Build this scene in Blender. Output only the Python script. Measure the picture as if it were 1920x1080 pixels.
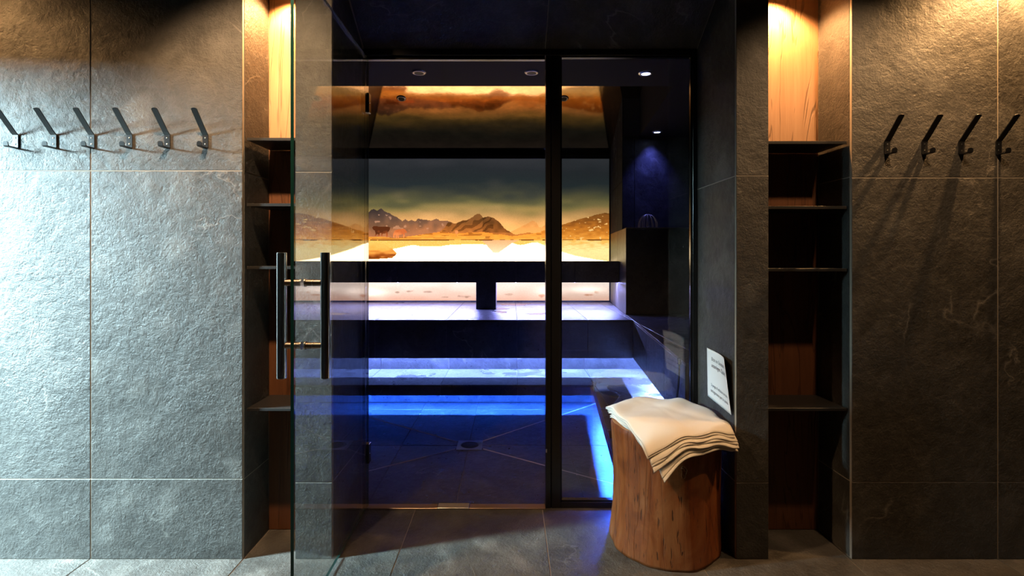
import bpy, bmesh, math, random
import numpy as np
from mathutils import Vector

random.seed(7)
for o in list(bpy.data.objects):
    bpy.data.objects.remove(o, do_unlink=True)
SC = bpy.context.scene
COL = SC.collection

# ------------------------------------------------------------------ camera
cd = bpy.data.cameras.new('camera')
cd.sensor_width = 36.0
cd.lens = 18.0
cd.shift_x = 3 / 1920
cd.shift_y = -60 / 1920
cd.clip_start = 0.02
cam = bpy.data.objects.new('camera', cd)
cam.location = (0, -2, 1.185)
cam.rotation_euler = (math.pi / 2, 0, 0)
COL.objects.link(cam)
SC.camera = cam

# ------------------------------------------------------------------ world, exposure
w = bpy.data.worlds.new('world')
SC.world = w
w.use_nodes = True
w.node_tree.nodes['Background'].inputs[0].default_value = (0.55, 0.75, 1.0, 1)
w.node_tree.nodes['Background'].inputs[1].default_value = 0.1
SC.view_settings.view_transform = 'Standard'
SC.view_settings.look = 'None'
SC.view_settings.exposure = 0.0
SC.view_settings.gamma = 1.0
SC.view_settings.use_curve_mapping = False
SC.cycles.caustics_reflective = False
SC.cycles.caustics_refractive = False
SC.cycles.sample_clamp_indirect = 4.0
SC.cycles.transparent_max_bounces = 24
SC.cycles.max_bounces = 8

# ------------------------------------------------------------------ lights
def light(name, kind, loc, target, energy, color, **kw):
    d = bpy.data.lights.new(name, kind)
    d.energy = energy
    d.color = color
    for k, v in kw.items():
        setattr(d, k, v)
    o = bpy.data.objects.new(name, d)
    o.location = loc
    o.rotation_euler = (Vector(target) - Vector(loc)).to_track_quat('-Z', 'Y').to_euler()
    COL.objects.link(o)
    return o

WARM = (1.0, 0.53, 0.20)
WARM2 = (1.0, 0.62, 0.32)
WARM3 = (1.0, 0.48, 0.17)
BLUE = (0.03, 0.16, 1.0)
# daylight of the sky outside the window at the left
light('window_daylight', 'AREA', (-4.6, -1.5, 2.55), (-1.6, -0.1, 0.5), 5900, (0.58, 0.86, 0.95),
      shape='RECTANGLE', size=1.25, size_y=1.1)
# wall washers close to the front wall
light('wall_washer_light', 'SPOT', (1.92, -0.13, 2.36), (1.92, 0.02, 1.2), 78, WARM, spot_size=2.5, spot_blend=0.9, shadow_soft_size=0.02)
light('wall_washer_light', 'SPOT', (-2.30, -0.22, 2.36), (-2.2, 0.02, 1.2), 42, WARM, spot_size=2.6, spot_blend=0.9, shadow_soft_size=0.03)
# room downlights, tilted towards the niches
light('room_downlight', 'SPOT', (1.39, -0.73, 2.375), (1.28, 0.2, 0.9), 45, WARM2, spot_size=1.55, spot_blend=0.6, shadow_soft_size=0.03)
light('room_downlight', 'SPOT', (-0.98, -0.73, 2.375), (-0.80, 0.2, 0.9), 150, WARM2, spot_size=1.7, spot_blend=0.6, shadow_soft_size=0.03)
# lamps in the tops of the two niches
light('niche_light', 'SPOT', (1.12, 0.14, 2.30), (1.13, 0.16, 1.0), 62, WARM3, spot_size=2.3, spot_blend=0.5, shadow_soft_size=0.02)
light('niche_light', 'SPOT', (-0.93, 0.14, 2.30), (-0.93, 0.16, 1.0), 62, WARM3, spot_size=2.3, spot_blend=0.5, shadow_soft_size=0.02)

# ------------------------------------------------------------------ materials
class NT:
    def __init__(s, name):
        s.m = bpy.data.materials.new(name)
        s.m.use_nodes = True
        s.t = s.m.node_tree
        s.t.nodes.clear()
        s.out = s.n('ShaderNodeOutputMaterial')
    def n(s, typ, **kw):
        nd = s.t.nodes.new(typ)
        for k, v in kw.items():
            if k.startswith('i_'):
                nd.inputs[k[2:].replace('_', ' ')].default_value = v
            else:
                setattr(nd, k, v)
        return nd
    def l(s, a, b):
        s.t.links.new(a, b)
    def math(s, op, a, b=None, clamp=False):
        nd = s.n('ShaderNodeMath', operation=op, use_clamp=clamp)
        for i, v in enumerate((a, b)):
            if v is None:
                continue
            if isinstance(v, (int, float)):
                nd.inputs[i].default_value = v
            else:
                s.l(v, nd.inputs[i])
        return nd.outputs[0]
    def ramp(s, fac, stops):
        r = s.n('ShaderNodeValToRGB')
        cr = r.color_ramp
        while len(cr.elements) < len(stops):
            cr.elements.new(0.5)
        for e, (p, c) in zip(cr.elements, stops):
            e.position = p
            e.color = (c, c, c, 1) if isinstance(c, (int, float)) else (*c, 1)
        s.l(fac, r.inputs[0])
        return r.outputs[0]
    def mix(s, fac, a, b, blend='MIX'):
        nd = s.n('ShaderNodeMix', data_type='RGBA', blend_type=blend)
        for sock, v in ((nd.inputs[0], fac), (nd.inputs[6], a), (nd.inputs[7], b)):
            if isinstance(v, (int, float)):
                sock.default_value = v
            elif isinstance(v, tuple):
                sock.default_value = (*v, 1)
            else:
                s.l(v, sock)
        return nd.outputs[2]
    def coords(s, scale=(1, 1, 1), rot=(0, 0, 0), rnd=True):
        tc = s.n('ShaderNodeTexCoord')
        v = tc.outputs['Object']
        if rnd:
            oi = s.n('ShaderNodeObjectInfo')
            k = s.math('MULTIPLY', oi.outputs['Random'], 37.0)
            va = s.n('ShaderNodeVectorMath', operation='ADD')
            s.l(v, va.inputs[0])
            s.l(k, va.inputs[1])
            v = va.outputs[0]
        mp = s.n('ShaderNodeMapping')
        mp.inputs['Scale'].default_value = scale
        mp.inputs['Rotation'].default_value = rot
        s.l(v, mp.inputs['Vector'])
        return mp.outputs[0]
    def noise(s, vec, scale, detail=4, rough=0.5, dist=0.0, typ='FBM'):
        nd = s.n('ShaderNodeTexNoise', noise_type=typ)
        nd.inputs['Scale'].default_value = scale
        nd.inputs['Detail'].default_value = detail
        nd.inputs['Roughness'].default_value = rough
        nd.inputs['Distortion'].default_value = dist
        s.l(vec, nd.inputs['Vector'])
        return nd.outputs[0]
    def principled(s, color, rough=0.5, metal=0.0, normal=None, spec=0.5):
        p = s.n('ShaderNodeBsdfPrincipled')
        for nm, v in (('Base Color', color), ('Roughness', rough), ('Metallic', metal), ('Specular IOR Level', spec)):
            if isinstance(v, (int, float)):
                p.inputs[nm].default_value = v
            elif isinstance(v, tuple):
                p.inputs[nm].default_value = (*v, 1)
            else:
                s.l(v, p.inputs[nm])
        if normal is not None:
            s.l(normal, p.inputs['Normal'])
        s.l(p.outputs[0], s.out.inputs[0])
        return p
    def bump(s, h, strength, dist):
        b = s.n('ShaderNodeBump')
        b.inputs['Strength'].default_value = strength
        b.inputs['Distance'].default_value = dist
        s.l(h, b.inputs['Height'])
        return b.outputs[0]

def slate(name, dark, lightc, rough=(0.42, 0.7), bump=0.9, spec=0.5, veinc=(0.30, 0.28, 0.25), puddle=0.0):
    t = NT(name)
    v = t.coords()
    oi = t.n('ShaderNodeObjectInfo')
    vr = t.n('ShaderNodeVectorRotate', rotation_type='AXIS_ANGLE')
    vr.inputs['Axis'].default_value = (0.577, 0.577, 0.577)
    t.l(v, vr.inputs['Vector'])
    t.l(t.math('MULTIPLY', oi.outputs['Random'], 40.0), vr.inputs['Angle'])
    mp = t.n('ShaderNodeMapping')
    mp.inputs['Scale'].default_value = (1.0, 1.0, 1.12)
    t.l(vr.outputs[0], mp.inputs['Vector'])
    v2 = mp.outputs[0]
    big = t.noise(v, 2.4, 6, 0.62, 0.7)
    mid = t.noise(v2, 30, 7, 0.68, 0.0)
    med = t.noise(v2, 9, 6, 0.62, 0.15)
    fine = t.noise(v2, 120, 4, 0.65, 0.0)
    ridge = t.noise(v2, 10, 5, 0.55, 0.3)
    rr = t.math('ABSOLUTE', t.math('SUBTRACT', ridge, 0.5))
    rid = t.ramp(rr, [(0.0, 1.0), (0.025, 0.35), (0.07, 0.0)])
    rgd = t.noise(v2, 5.5, 8, 0.55, 0.1, 'RIDGED_MULTIFRACTAL')
    ter = t.noise(v2, 3.0, 5, 0.52, 0.25)
    led = t.math('DIVIDE', t.math('FLOOR', t.math('MULTIPLY', ter, 9.0)), 9.0)
    vein = t.noise(v, 1.5, 5, 0.52, 0.5)
    va = t.math('ABSOLUTE', t.math('SUBTRACT', vein, 0.5))
    vl = t.ramp(va, [(0.0, 1.0), (0.002, 0.6), (0.006, 0.0)])
    msk = t.ramp(t.noise(v, 3.1, 2, 0.5), [(0.53, 0.0), (0.63, 1.0)])
    vein_m = t.math('MULTIPLY', vl, msk)
    c = t.mix(t.ramp(big, [(0.32, 0.0), (0.68, 1.0)]), dark, lightc)
    c = t.mix(t.ramp(mid, [(0.35, 0.0), (0.72, 0.65)]), c, lightc)
    c = t.mix(t.ramp(med, [(0.36, 0.5), (0.52, 0.0)]), c, tuple(x * 0.55 for x in dark))
    c = t.mix(t.ramp(fine, [(0.34, 0.35), (0.48, 0.0)]), c, tuple(x * 0.6 for x in dark))
    c = t.mix(t.ramp(fine, [(0.58, 0.0), (0.75, 0.3)]), c, tuple(min(1, x * 1.5) for x in lightc))
    c = t.mix(t.ramp(rgd, [(0.10, 0.55), (0.35, 0.0)]), c, tuple(x * 0.5 for x in dark))
    c = t.mix(t.math('MULTIPLY', rid, 0.06), c, veinc)
    c = t.mix(t.math('MULTIPLY', vein_m, 0.42), c, veinc)
    amp = t.ramp(t.noise(v2, 3.6, 4, 0.6, 0.3), [(0.36, 0.5), (0.64, 1.0)])
    h = t.math('ADD', t.math('MULTIPLY', mid, 0.55), t.math('MULTIPLY', fine, 0.13))
    h = t.math('MULTIPLY', h, amp)
    h = t.math('ADD', h, t.math('MULTIPLY', rid, 0.03))
    h = t.math('ADD', h, t.math('MULTIPLY', med, 0.5))
    h = t.math('ADD', h, t.math('MULTIPLY', big, 0.3))
    h = t.math('ADD', h, t.math('MULTIPLY', led, 0.26))
    h = t.math('ADD', h, t.math('MULTIPLY', rgd, 0.17))
    h = t.math('ADD', h, t.math('MULTIPLY', vein_m, 0.06))
    r = t.ramp(mid, [(0.3, rough[0]), (0.75, rough[1])])
    if puddle:
        pm = t.ramp(t.noise(t.coords(rnd=False), 2.3, 5, 0.55, 0.4), [(puddle, 0.0), (puddle + 0.03, 1.0)])
        h = t.math('MULTIPLY', h, t.math('SUBTRACT', 1.0, t.math('MULTIPLY', pm, 0.96)))
        r = t.math('SUBTRACT', r, t.math('MULTIPLY', pm, rough[0] - 0.03))
    nrm = t.bump(h, bump, 0.0135)
    t.principled(c, r, 0.0, nrm, spec)
    return t.m

def plain(name, color, rough=0.5, metal=0.0, spec=0.5, bump_scale=None, bump=0.2, bdist=0.002, var=0.0):
    t = NT(name)
    v = t.coords()
    n1 = t.noise(v, bump_scale or 20, 5, 0.6)
    c = color
    if var:
        c = t.mix(t.ramp(n1, [(0.35, 0.0), (0.7, 1.0)]), tuple(x * (1 - var) for x in color), tuple(min(1, x * (1 + var)) for x in color))
    nrm = t.bump(n1, bump, bdist) if bump_scale else None
    t.principled(c, rough, metal, nrm, spec)
    return t.m

M = {}
M['slate'] = slate('slate_wall', (0.050, 0.047, 0.043), (0.112, 0.107, 0.099))
M['slate_floor'] = slate('slate_floor', (0.080, 0.073, 0.066), (0.215, 0.198, 0.178), rough=(0.35, 0.6), bump=1.0)
M['slate_wet'] = slate('slate_wet', (0.034, 0.033, 0.034), (0.078, 0.077, 0.078), rough=(0.24, 0.5), bump=0.45)
M['slate_seat'] = slate('slate_seat', (0.055, 0.055, 0.056), (0.12, 0.12, 0.122), rough=(0.25, 0.5), bump=0.4, puddle=0.60)
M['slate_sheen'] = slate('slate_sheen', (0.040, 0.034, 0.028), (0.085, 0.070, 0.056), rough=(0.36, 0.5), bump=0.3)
M['slate_shaded'] = slate('slate_shaded', (0.018, 0.017, 0.016), (0.034, 0.032, 0.030), rough=(0.75, 0.9), bump=0.4, spec=0.1)  # darker slate copy: shade of the partition's upper side put into the colour
M['slate_gloss'] = plain('tinted_gloss_ceiling', (0.34, 0.20, 0.11), 0.07, 1.0, bump_scale=7, bump=0.04, bdist=0.01, var=0.2)  # orange metal tint put in to warm and strengthen the mural's reflection
M['grout'] = plain('grout', (0.38, 0.33, 0.27), 0.85, bump_scale=180, bump=0.3, bdist=0.001)
M['grout_dark'] = plain('grout_dark', (0.10, 0.09, 0.085), 0.8)
M['grout_floor'] = plain('grout_sauna_floor', (0.50, 0.42, 0.38), 0.7)
M['concrete'] = plain('dark_plaster', (0.05, 0.048, 0.046), 0.8, bump_scale=30, var=0.15)
M['plaster'] = plain('ceiling_plaster', (0.02, 0.018, 0.018), 0.8, spec=0.08, bump_scale=220, bump=0.25, var=0.25)
M['black_metal'] = plain('black_metal', (0.012, 0.012, 0.013), 0.38, 0.0, 0.5)
M['frame_metal'] = plain('frame_metal', (0.010, 0.010, 0.011), 0.2, 0.0, 0.5)
M['shelf_metal'] = plain('shelf_metal', (0.022, 0.021, 0.021), 0.42, 0.0, 0.5)
M['chrome'] = plain('chrome', (0.75, 0.74, 0.72), 0.12, 1.0)
M['steel'] = plain('steel', (0.62, 0.60, 0.56), 0.28, 1.0)
M['copper'] = plain('bronze_strip', (0.50, 0.36, 0.26), 0.35, 1.0)
M['dark_steel'] = plain('dark_steel', (0.20, 0.17, 0.15), 0.3, 1.0)
M['rod'] = plain('brown_steel', (0.34, 0.28, 0.24), 0.3, 1.0)
M['rubber'] = plain('black_rubber', (0.01, 0.01, 0.01), 0.6)
M['hose'] = plain('blue_hose', (0.05, 0.08, 0.22), 0.3)
M['paper'] = plain('paper', (0.82, 0.82, 0.83), 0.7)
M['ink'] = plain('ink', (0.04, 0.04, 0.05), 0.8)
M['towel'] = plain('towel_cotton', (0.86, 0.82, 0.76), 0.9, spec=0.2, bump_scale=420, bump=0.35, bdist=0.0012)

def wood_mat(name, c1, c2, c3):
    t = NT(name)
    v = t.coords(scale=(14, 14, 0.9))
    n1 = t.noise(v, 2.2, 6, 0.6, 0.6)
    v2 = t.coords(scale=(60, 60, 1.6))
    n2 = t.noise(v2, 2.0, 4, 0.6, 0.2)
    v3 = t.coords(scale=(5.5, 5.5, 0.55))
    n3 = t.noise(v3, 1.4, 3, 0.5, 1.6)
    crack = t.ramp(t.math('ABSOLUTE', t.math('SUBTRACT', n3, 0.5)), [(0.0, 1.0), (0.008, 0.6), (0.016, 0.0)])
    c = t.mix(t.ramp(n1, [(0.3, 0.0), (0.7, 1.0)]), c1, c2)
    c = t.mix(t.math('MULTIPLY', n2, 0.6), c, c3)
    c = t.mix(t.math('MULTIPLY', crack, 0.6), c, tuple(x * 0.35 for x in c1))
    h = t.math('ADD', t.math('MULTIPLY', n1, 0.6), t.math('MULTIPLY', n2, 0.4))
    h = t.math('SUBTRACT', h, t.math('MULTIPLY', crack, 0.8))
    t.principled(c, 0.5, 0.0, t.bump(h, 0.4, 0.004), 0.4)
    return t.m
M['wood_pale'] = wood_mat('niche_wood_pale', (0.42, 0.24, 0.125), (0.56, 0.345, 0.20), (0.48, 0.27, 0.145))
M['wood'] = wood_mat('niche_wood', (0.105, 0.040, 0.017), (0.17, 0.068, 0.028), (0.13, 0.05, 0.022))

def log_mat():
    t = NT('log_wood')
    v = t.coords(scale=(9, 9, 1.1))
    n1 = t.noise(v, 1.6, 6, 0.62, 0.9)
    v2 = t.coords(scale=(34, 34, 2.6))
    n2 = t.noise(v2, 1.6, 5, 0.65, 0.4)
    v3 = t.coords(scale=(62, 62, 9))
    n3 = t.noise(v3, 1.5, 3, 0.5, 0.3)
    pit = t.ramp(n3, [(0.64, 0.0), (0.70, 1.0)])
    mot = t.noise(t.coords(scale=(6, 6, 3)), 1.6, 5, 0.65, 0.8)
    v4 = t.coords(scale=(6, 6, 0.5))
    n4 = t.noise(v4, 1.5, 4, 0.5, 0.8)
    crk = t.ramp(t.math('ABSOLUTE', t.math('SUBTRACT', n4, 0.5)), [(0.0, 1.0), (0.006, 0.4), (0.012, 0.0)])
    c = t.mix(t.ramp(n1, [(0.3, 0.0), (0.68, 1.0)]), (0.11, 0.025, 0.005), (0.225, 0.057, 0.012))
    c = t.mix(t.ramp(n2, [(0.35, 0.0), (0.75, 0.6)]), c, (0.30, 0.088, 0.021))
    c = t.mix(t.ramp(mot, [(0.45, 0.0), (0.70, 0.55)]), c, (0.36, 0.15, 0.055))
    c = t.mix(t.ramp(mot, [(0.30, 0.5), (0.48, 0.0)]), c, (0.075, 0.022, 0.008))
    c = t.mix(t.math('MULTIPLY', pit, 0.8), c, (0.03, 0.012, 0.006))
    c = t.mix(t.math('MULTIPLY', crk, 0.35), c, (0.06, 0.022, 0.012))
    h = t.math('ADD', n1, t.math('MULTIPLY', n2, 0.5))
    h = t.math('SUBTRACT', h, t.math('MULTIPLY', pit, 0.35))
    h = t.math('SUBTRACT', h, t.math('MULTIPLY', crk, 0.4))
    t.principled(c, 0.42, 0.0, t.bump(h, 0.5, 0.006), 0.45)
    return t.m
M['log'] = log_mat()

def ring_mat():
    t = NT('log_end_grain')
    tc = t.n('ShaderNodeTexCoord')
    wv = t.n('ShaderNodeTexWave', wave_type='RINGS', rings_direction='Z')
    wv.inputs['Scale'].default_value = 14
    wv.inputs['Distortion'].default_value = 2.5
    wv.inputs['Detail'].default_value = 3
    t.l(tc.outputs['Object'], wv.inputs['Vector'])
    c = t.mix(wv.outputs['Fac'], (0.36, 0.17, 0.075), (0.55, 0.31, 0.16))
    t.principled(c, 0.6, 0.0, t.bump(wv.outputs['Fac'], 0.2, 0.002))
    return t.m
M['log_end'] = ring_mat()

def glass_mat(name, tint):
    t = NT(name)
    g = t.n('ShaderNodeNewGeometry')
    ior = t.math('ADD', t.math('MULTIPLY', g.outputs['Backfacing'], 1 / 1.9 - 1.9), 1.9)
    fr = t.n('ShaderNodeFresnel')
    t.l(ior, fr.inputs['IOR'])
    tr = t.n('ShaderNodeBsdfTransparent')
    tr.inputs[0].default_value = (*tint, 1)
    gl = t.n('ShaderNodeBsdfGlossy')
    gl.inputs['Roughness'].default_value = 0.0
    gl.inputs[0].default_value = (1, 1, 1, 1)
    mx = t.n('ShaderNodeMixShader')
    t.l(fr.outputs[0], mx.inputs[0])
    t.l(tr.outputs[0], mx.inputs[1])
    t.l(gl.outputs[0], mx.inputs[2])
    t.l(mx.outputs[0], t.out.inputs[0])
    return t.m
M['glass'] = glass_mat('clear_glass', (0.95, 0.975, 0.97))
M['glass_edge'] = plain('glass_edge', (0.006, 0.035, 0.032), 0.15)

def emit(name, color, strength):
    t = NT(name)
    e = t.n('ShaderNodeEmission')
    e.inputs[0].default_value = (*color, 1)
    e.inputs[1].default_value = strength
    t.l(e.outputs[0], t.out.inputs[0])
    return t.m
M['led_seat'] = emit('led_under_seat', (0.17, 0.28, 1.0), 2500)
M['led_step'] = emit('led_under_step', (0.022, 0.115, 1.0), 1900)
M['led_back'] = emit('led_behind_backrest', (0.27, 0.30, 1.0), 2100)
M['lamp_blue'] = emit('downlight_lens_lit', (0.5, 0.55, 1.0), 12)
M['lamp_off'] = plain('downlight_lens_off', (0.006, 0.005, 0.005), 0.5, spec=0.1)

# ------------------------------------------------------------------ mesh helpers
def link(name, me, mat=None, parent=None, **props):
    o = bpy.data.objects.new(name, me)
    if mat is not None and me is not None and not me.materials:
        for m in (mat if isinstance(mat, (list, tuple)) else [mat]):
            me.materials.append(m)
    COL.objects.link(o)
    if parent is not None:
        o.parent = parent
    for k, v in props.items():
        o[k] = v
    return o

def pymesh(name, verts, faces, smooth=False):
    me = bpy.data.meshes.new(name)
    me.from_pydata([tuple(v) for v in verts], [], faces)
    me.update()
    if smooth:
        me.polygons.foreach_set('use_smooth', [True] * len(me.polygons))
    return me

class MB:
    """collects boxes, tubes and lathes into one mesh"""
    def __init__(s):
        s.v, s.f, s.sm = [], [], []
    def add(s, verts, faces, smooth=False):
        b = len(s.v)
        s.v += [tuple(v) for v in verts]
        s.f += [tuple(i + b for i in f) for f in faces]
        s.sm += [smooth] * len(faces)
        return s
    def box(s, lo, hi, bev=0.0):
        bm = bmesh.new()
        bmesh.ops.create_cube(bm, size=1)
        for v in bm.verts:
            v.co = Vector([(lo[i] + hi[i]) / 2 + v.co[i] * (hi[i] - lo[i]) for i in range(3)])
        if bev:
            bmesh.ops.bevel(bm, geom=list(bm.edges), offset=bev, segments=1, affect='EDGES', profile=0.5)
        bm.verts.index_update()
        s.add([v.co.copy() for v in bm.verts], [[v.index for v in f.verts] for f in bm.faces])
        bm.free()
        return s
    def tube(s, pts, r, n=16, cap=True):
        pts = [Vector(p) for p in pts]
        rings = []
        d0 = (pts[1] - pts[0]).normalized()
        ref = Vector((0, 0, 1)) if abs(d0.z) < 0.9 else Vector((1, 0, 0))
        verts = []
        for i, p in enumerate(pts):
            d = (pts[min(i + 1, len(pts) - 1)] - pts[max(i - 1, 0)]).normalized()
            u = d.cross(ref).normalized()
            ww = d.cross(u)
            rr = r[i] if isinstance(r, (list, tuple)) else r
            for k in range(n):
                a = 2 * math.pi * k / n
                verts.append(p + u * math.cos(a) * rr + ww * math.sin(a) * rr)
        faces = []
        for i in range(len(pts) - 1):
            for k in range(n):
                k2 = (k + 1) % n
                faces.append((i * n + k, i * n + k2, (i + 1) * n + k2, (i + 1) * n + k))
        s.add(verts, faces, True)
        if cap:
            s.add(verts[:n], [tuple(range(n))[::-1]])
            s.add(verts[-n:], [tuple(range(n))])
        return s
    def prism(s, poly, z0, z1):
        n = len(poly)
        v = [(x, y, z0) for x, y in poly] + [(x, y, z1) for x, y in poly]
        f = [tuple(range(n))[::-1], tuple(range(n, 2 * n))]
        f += [(i, (i + 1) % n, n + (i + 1) % n, n + i) for i in range(n)]
        return s.add(v, f)
    def lathe(s, prof, n=32, c=(0, 0, 0), smooth=True):
        v, f = [], []
        for r, z in prof:
            for k in range(n):
                a = 2 * math.pi * k / n
                v.append((c[0] + r * math.cos(a), c[1] + r * math.sin(a), c[2] + z))
        for i in range(len(prof) - 1):
            for k in range(n):
                k2 = (k + 1) % n
                f.append((i * n + k, i * n + k2, (i + 1) * n + k2, (i + 1) * n + k))
        s.add(v, f, smooth)
        s.add(v[:n], [tuple(range(n))[::-1]])
        s.add(v[-n:], [tuple(range(n))])
        return s
    def mesh(s, name):
        me = bpy.data.meshes.new(name)
        me.from_pydata(s.v, [], s.f)
        me.polygons.foreach_set('use_smooth', s.sm)
        me.update()
        return me
    def build(s, name, mat, parent=None, **props):
        return link(name, s.mesh(name), mat, parent, **props)

def empty(name, loc=(0, 0, 0), **props):
    o = bpy.data.objects.new(name, None)
    o.location = loc
    o.empty_display_size = 0.05
    COL.objects.link(o)
    for k, v in props.items():
        o[k] = v
    return o

def clip_half(poly, a, b, c):            # keep a*u + b*v <= c
    out = []
    for i in range(len(poly)):
        p, q = poly[i], poly[(i + 1) % len(poly)]
        dp, dq = a * p[0] + b * p[1] - c, a * q[0] + b * q[1] - c
        if dp <= 0:
            out.append(p)
        if (dp < 0) != (dq < 0) and dp != dq:
            k = dp / (dp - dq)
            out.append((p[0] + (q[0] - p[0]) * k, p[1] + (q[1] - p[1]) * k))
    return out

def area(p):
    return 0.5 * sum(p[i][0] * p[(i + 1) % len(p)][1] - p[(i + 1) % len(p)][0] * p[i][1] for i in range(len(p)))

def inset(poly, d):
    res = list(poly)
    n = len(poly)
    for i in range(n):
        p, q = poly[i], poly[(i + 1) % n]
        ex, ey = q[0] - p[0], q[1] - p[1]
        L = math.hypot(ex, ey)
        if L < 1e-6:
            continue
        nx, ny = ey / L, -ex / L           # outward normal of a CCW polygon
        res = clip_half(res, nx, ny, nx * p[0] + ny * p[1] - d)
        if len(res) < 3:
            return []
    return res

def clean(poly):
    out = []
    for p in poly:
        if not out or math.hypot(p[0] - out[-1][0], p[1] - out[-1][1]) > 1e-4:
            out.append(p)
    if len(out) > 1 and math.hypot(out[0][0] - out[-1][0], out[0][1] - out[-1][1]) < 1e-4:
        out.pop()
    return out

def tiles(polys, us, vs, O, U, V, N, mat, parent, name='tile', t=0.012, gap=0.0036, ch=0.0012):
    """lays separate chamfered tiles over convex polygons given in the plane (O; U, V), face towards N"""
    O, U, V, N = Vector(O), Vector(U), Vector(V), Vector(N)
    us = [-1e3] + list(us) + [1e3]
    vs = [-1e3] + list(vs) + [1e3]
    for poly in polys:
        if area(poly) < 0:
            poly = poly[::-1]
        for i in range(len(us) - 1):
            p1 = clip_half(clip_half(poly, -1, 0, -us[i]), 1, 0, us[i + 1])
            if len(p1) < 3:
                continue
            for j in range(len(vs) - 1):
                p = clip_half(clip_half(p1, 0, -1, -vs[j]), 0, 1, vs[j + 1])
                p = clean(p)
                if len(p) < 3 or area(p) < 4e-4:
                    continue
                a = clean(inset(p, gap / 2))
                if len(a) < 3:
                    continue
                b = clean(inset(a, ch))
                if len(b) != len(a):
                    b = a
                n = len(a)
                z = [(-t, a), (-ch, a), (0.0, b)]
                verts = [O + U * q[0] + V * q[1] + N * h for h, pl in z for q in pl]
                faces = [tuple(range(n))[::-1], tuple(range(2 * n, 3 * n))]
                for k in range(2):
                    faces += [(k * n + m, k * n + (m + 1) % n, (k + 1) * n + (m + 1) % n, (k + 1) * n + m) for m in range(n)]
                link(name, pymesh(name, verts, faces), mat, parent)

def rect(u0, u1, v0, v1):
    return [(u0, v0), (u1, v0), (u1, v1), (u0, v1)]
X, Y, Zv = (1, 0, 0), (0, 1, 0), (0, 0, 1)
NX, NY = (-1, 0, 0), (0, -1, 0)

# ------------------------------------------------------------------ the front room
CEIL = 2.42
FX = [-2.845, -2.245, -1.645, -1.045, -0.445, 0.15, 0.735, 1.325, 1.905, 2.50]
fl = MB().box((-3.25, -3.6, -0.12), (3.2, 0.435, -0.003)).build('floor', M['grout'], kind='structure')
tiles([rect(-3.2, 3.2, -3.55, 0.43)], FX, [-2.15, -0.95], (0, 0, 0), X, Y, Zv, M['slate_floor'], fl)

MB().box((-3.25, -3.6, CEIL), (3.2, 0.0, CEIL + 0.1)).build('ceiling', M['concrete'], kind='structure')
MB().box((-3.25, -3.7, 0), (3.2, -3.6, CEIL)).build('wall_back', M['concrete'], kind='structure')
MB().box((3.2, -3.7, 0), (3.3, 0.6, CEIL)).build('wall_right', M['concrete'], kind='structure')
wl = MB()
wl.box((-3.35, -3.7, 0), (-3.25, -0.80, CEIL))
wl.box((-3.35, -0.08, 0), (-3.25, 0.6, CEIL))
wl.box((-3.35, -0.80, 2.02), (-3.25, -0.08, CEIL))
wl.build('wall_left', M['concrete'], kind='structure')

wf = MB()
G = 0.0016
wf.box((-3.25, G, 0), (-1.046 - G, 0.46, CEIL))          # left field
wf.box((-0.842 + G, G, 0), (-0.696 - G, 0.46, CEIL))     # left pier
wf.box((0.881 + G, G, 0), (1.01 - G, 0.46, CEIL))        # right pier
wf.box((1.333 + G, G, 0), (3.2, 0.46, CEIL))             # right field
wf.box((-1.05, 0.232, 0), (-0.84, 0.46, CEIL))           # behind the niches
wf.box((1.008, 0.232, 0), (1.335, 0.46, CEIL))
wf.box((-1.05, G, 2.35), (-0.84, 0.46, CEIL))            # over the niches
wf.box((1.008, G, 2.35), (1.335, 0.46, CEIL))
# soffit over the alcove, sloping down to the glass
b = len(wf.v)
sx0, sx1 = -0.70, 0.885
wf.add([(sx0, 0.003, 2.402), (sx1, 0.003, 2.402), (sx1, 0.46, 2.134), (sx0, 0.46, 2.134),
        (sx0, 0.003, CEIL), (sx1, 0.003, CEIL), (sx1, 0.46, CEIL), (sx0, 0.46, CEIL)],
       [(0, 1, 2, 3)[::-1], (4, 5, 6, 7), (0, 1, 5, 4), (1, 2, 6, 5), (2, 3, 7, 6), (3, 0, 4, 7)])
wall = wf.build('wall_front', M['grout'], kind='structure')

S = M['slate']
tiles([rect(-3.25, -1.046, 0, CEIL)], [-2.84, -2.24, -1.64], [0.314, 1.518], (0, 0, 0), X, Zv, NY, S, wall)
tiles([rect(-0.842, -0.696, 0, CEIL)], [], [0.300, 1.513], (0, 0, 0), X, Zv, NY, S, wall)
tiles([rect(0.881, 1.01, 0, CEIL)], [], [0.300, 1.499], (0, 0, 0), X, Zv, NY, S, wall)
tiles([rect(1.333, 3.2, 0, CEIL)], [1.905, 2.505], [0.302, 1.491], (0, 0, 0), X, Zv, NY, S, wall)
# alcove reveals
tiles([rect(0.0125, 0.40, 0, 2.39)], [], [0.300, 1.513], (-0.696, 0, 0), Y, Zv, X, S, wall)
tiles([rect(-0.432, -0.0125, 0, 2.39)], [], [0.300, 1.499], (0.881, 0, 0), NY, Zv, NX, S, wall)
# sloping soffit
sl = math.hypot(0.46, 0.27)
sv = Vector((0, -0.46, 0.27)).normalized()
sn = Vector((1, 0, 0)).cross(sv)
if sn.z > 0:
    sn = -sn
sO = Vector((0, 0.46, 2.13))
tiles([rect(-0.69, 0.88, 0.0, sl)], [0.165], [], sO, X, sv, sn, S, wall)
tiles([rect(-0.70, 0.885, 2.40, CEIL)], [0.165], [], (0, 0, 0), X, Zv, NY, S, wall)
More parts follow.
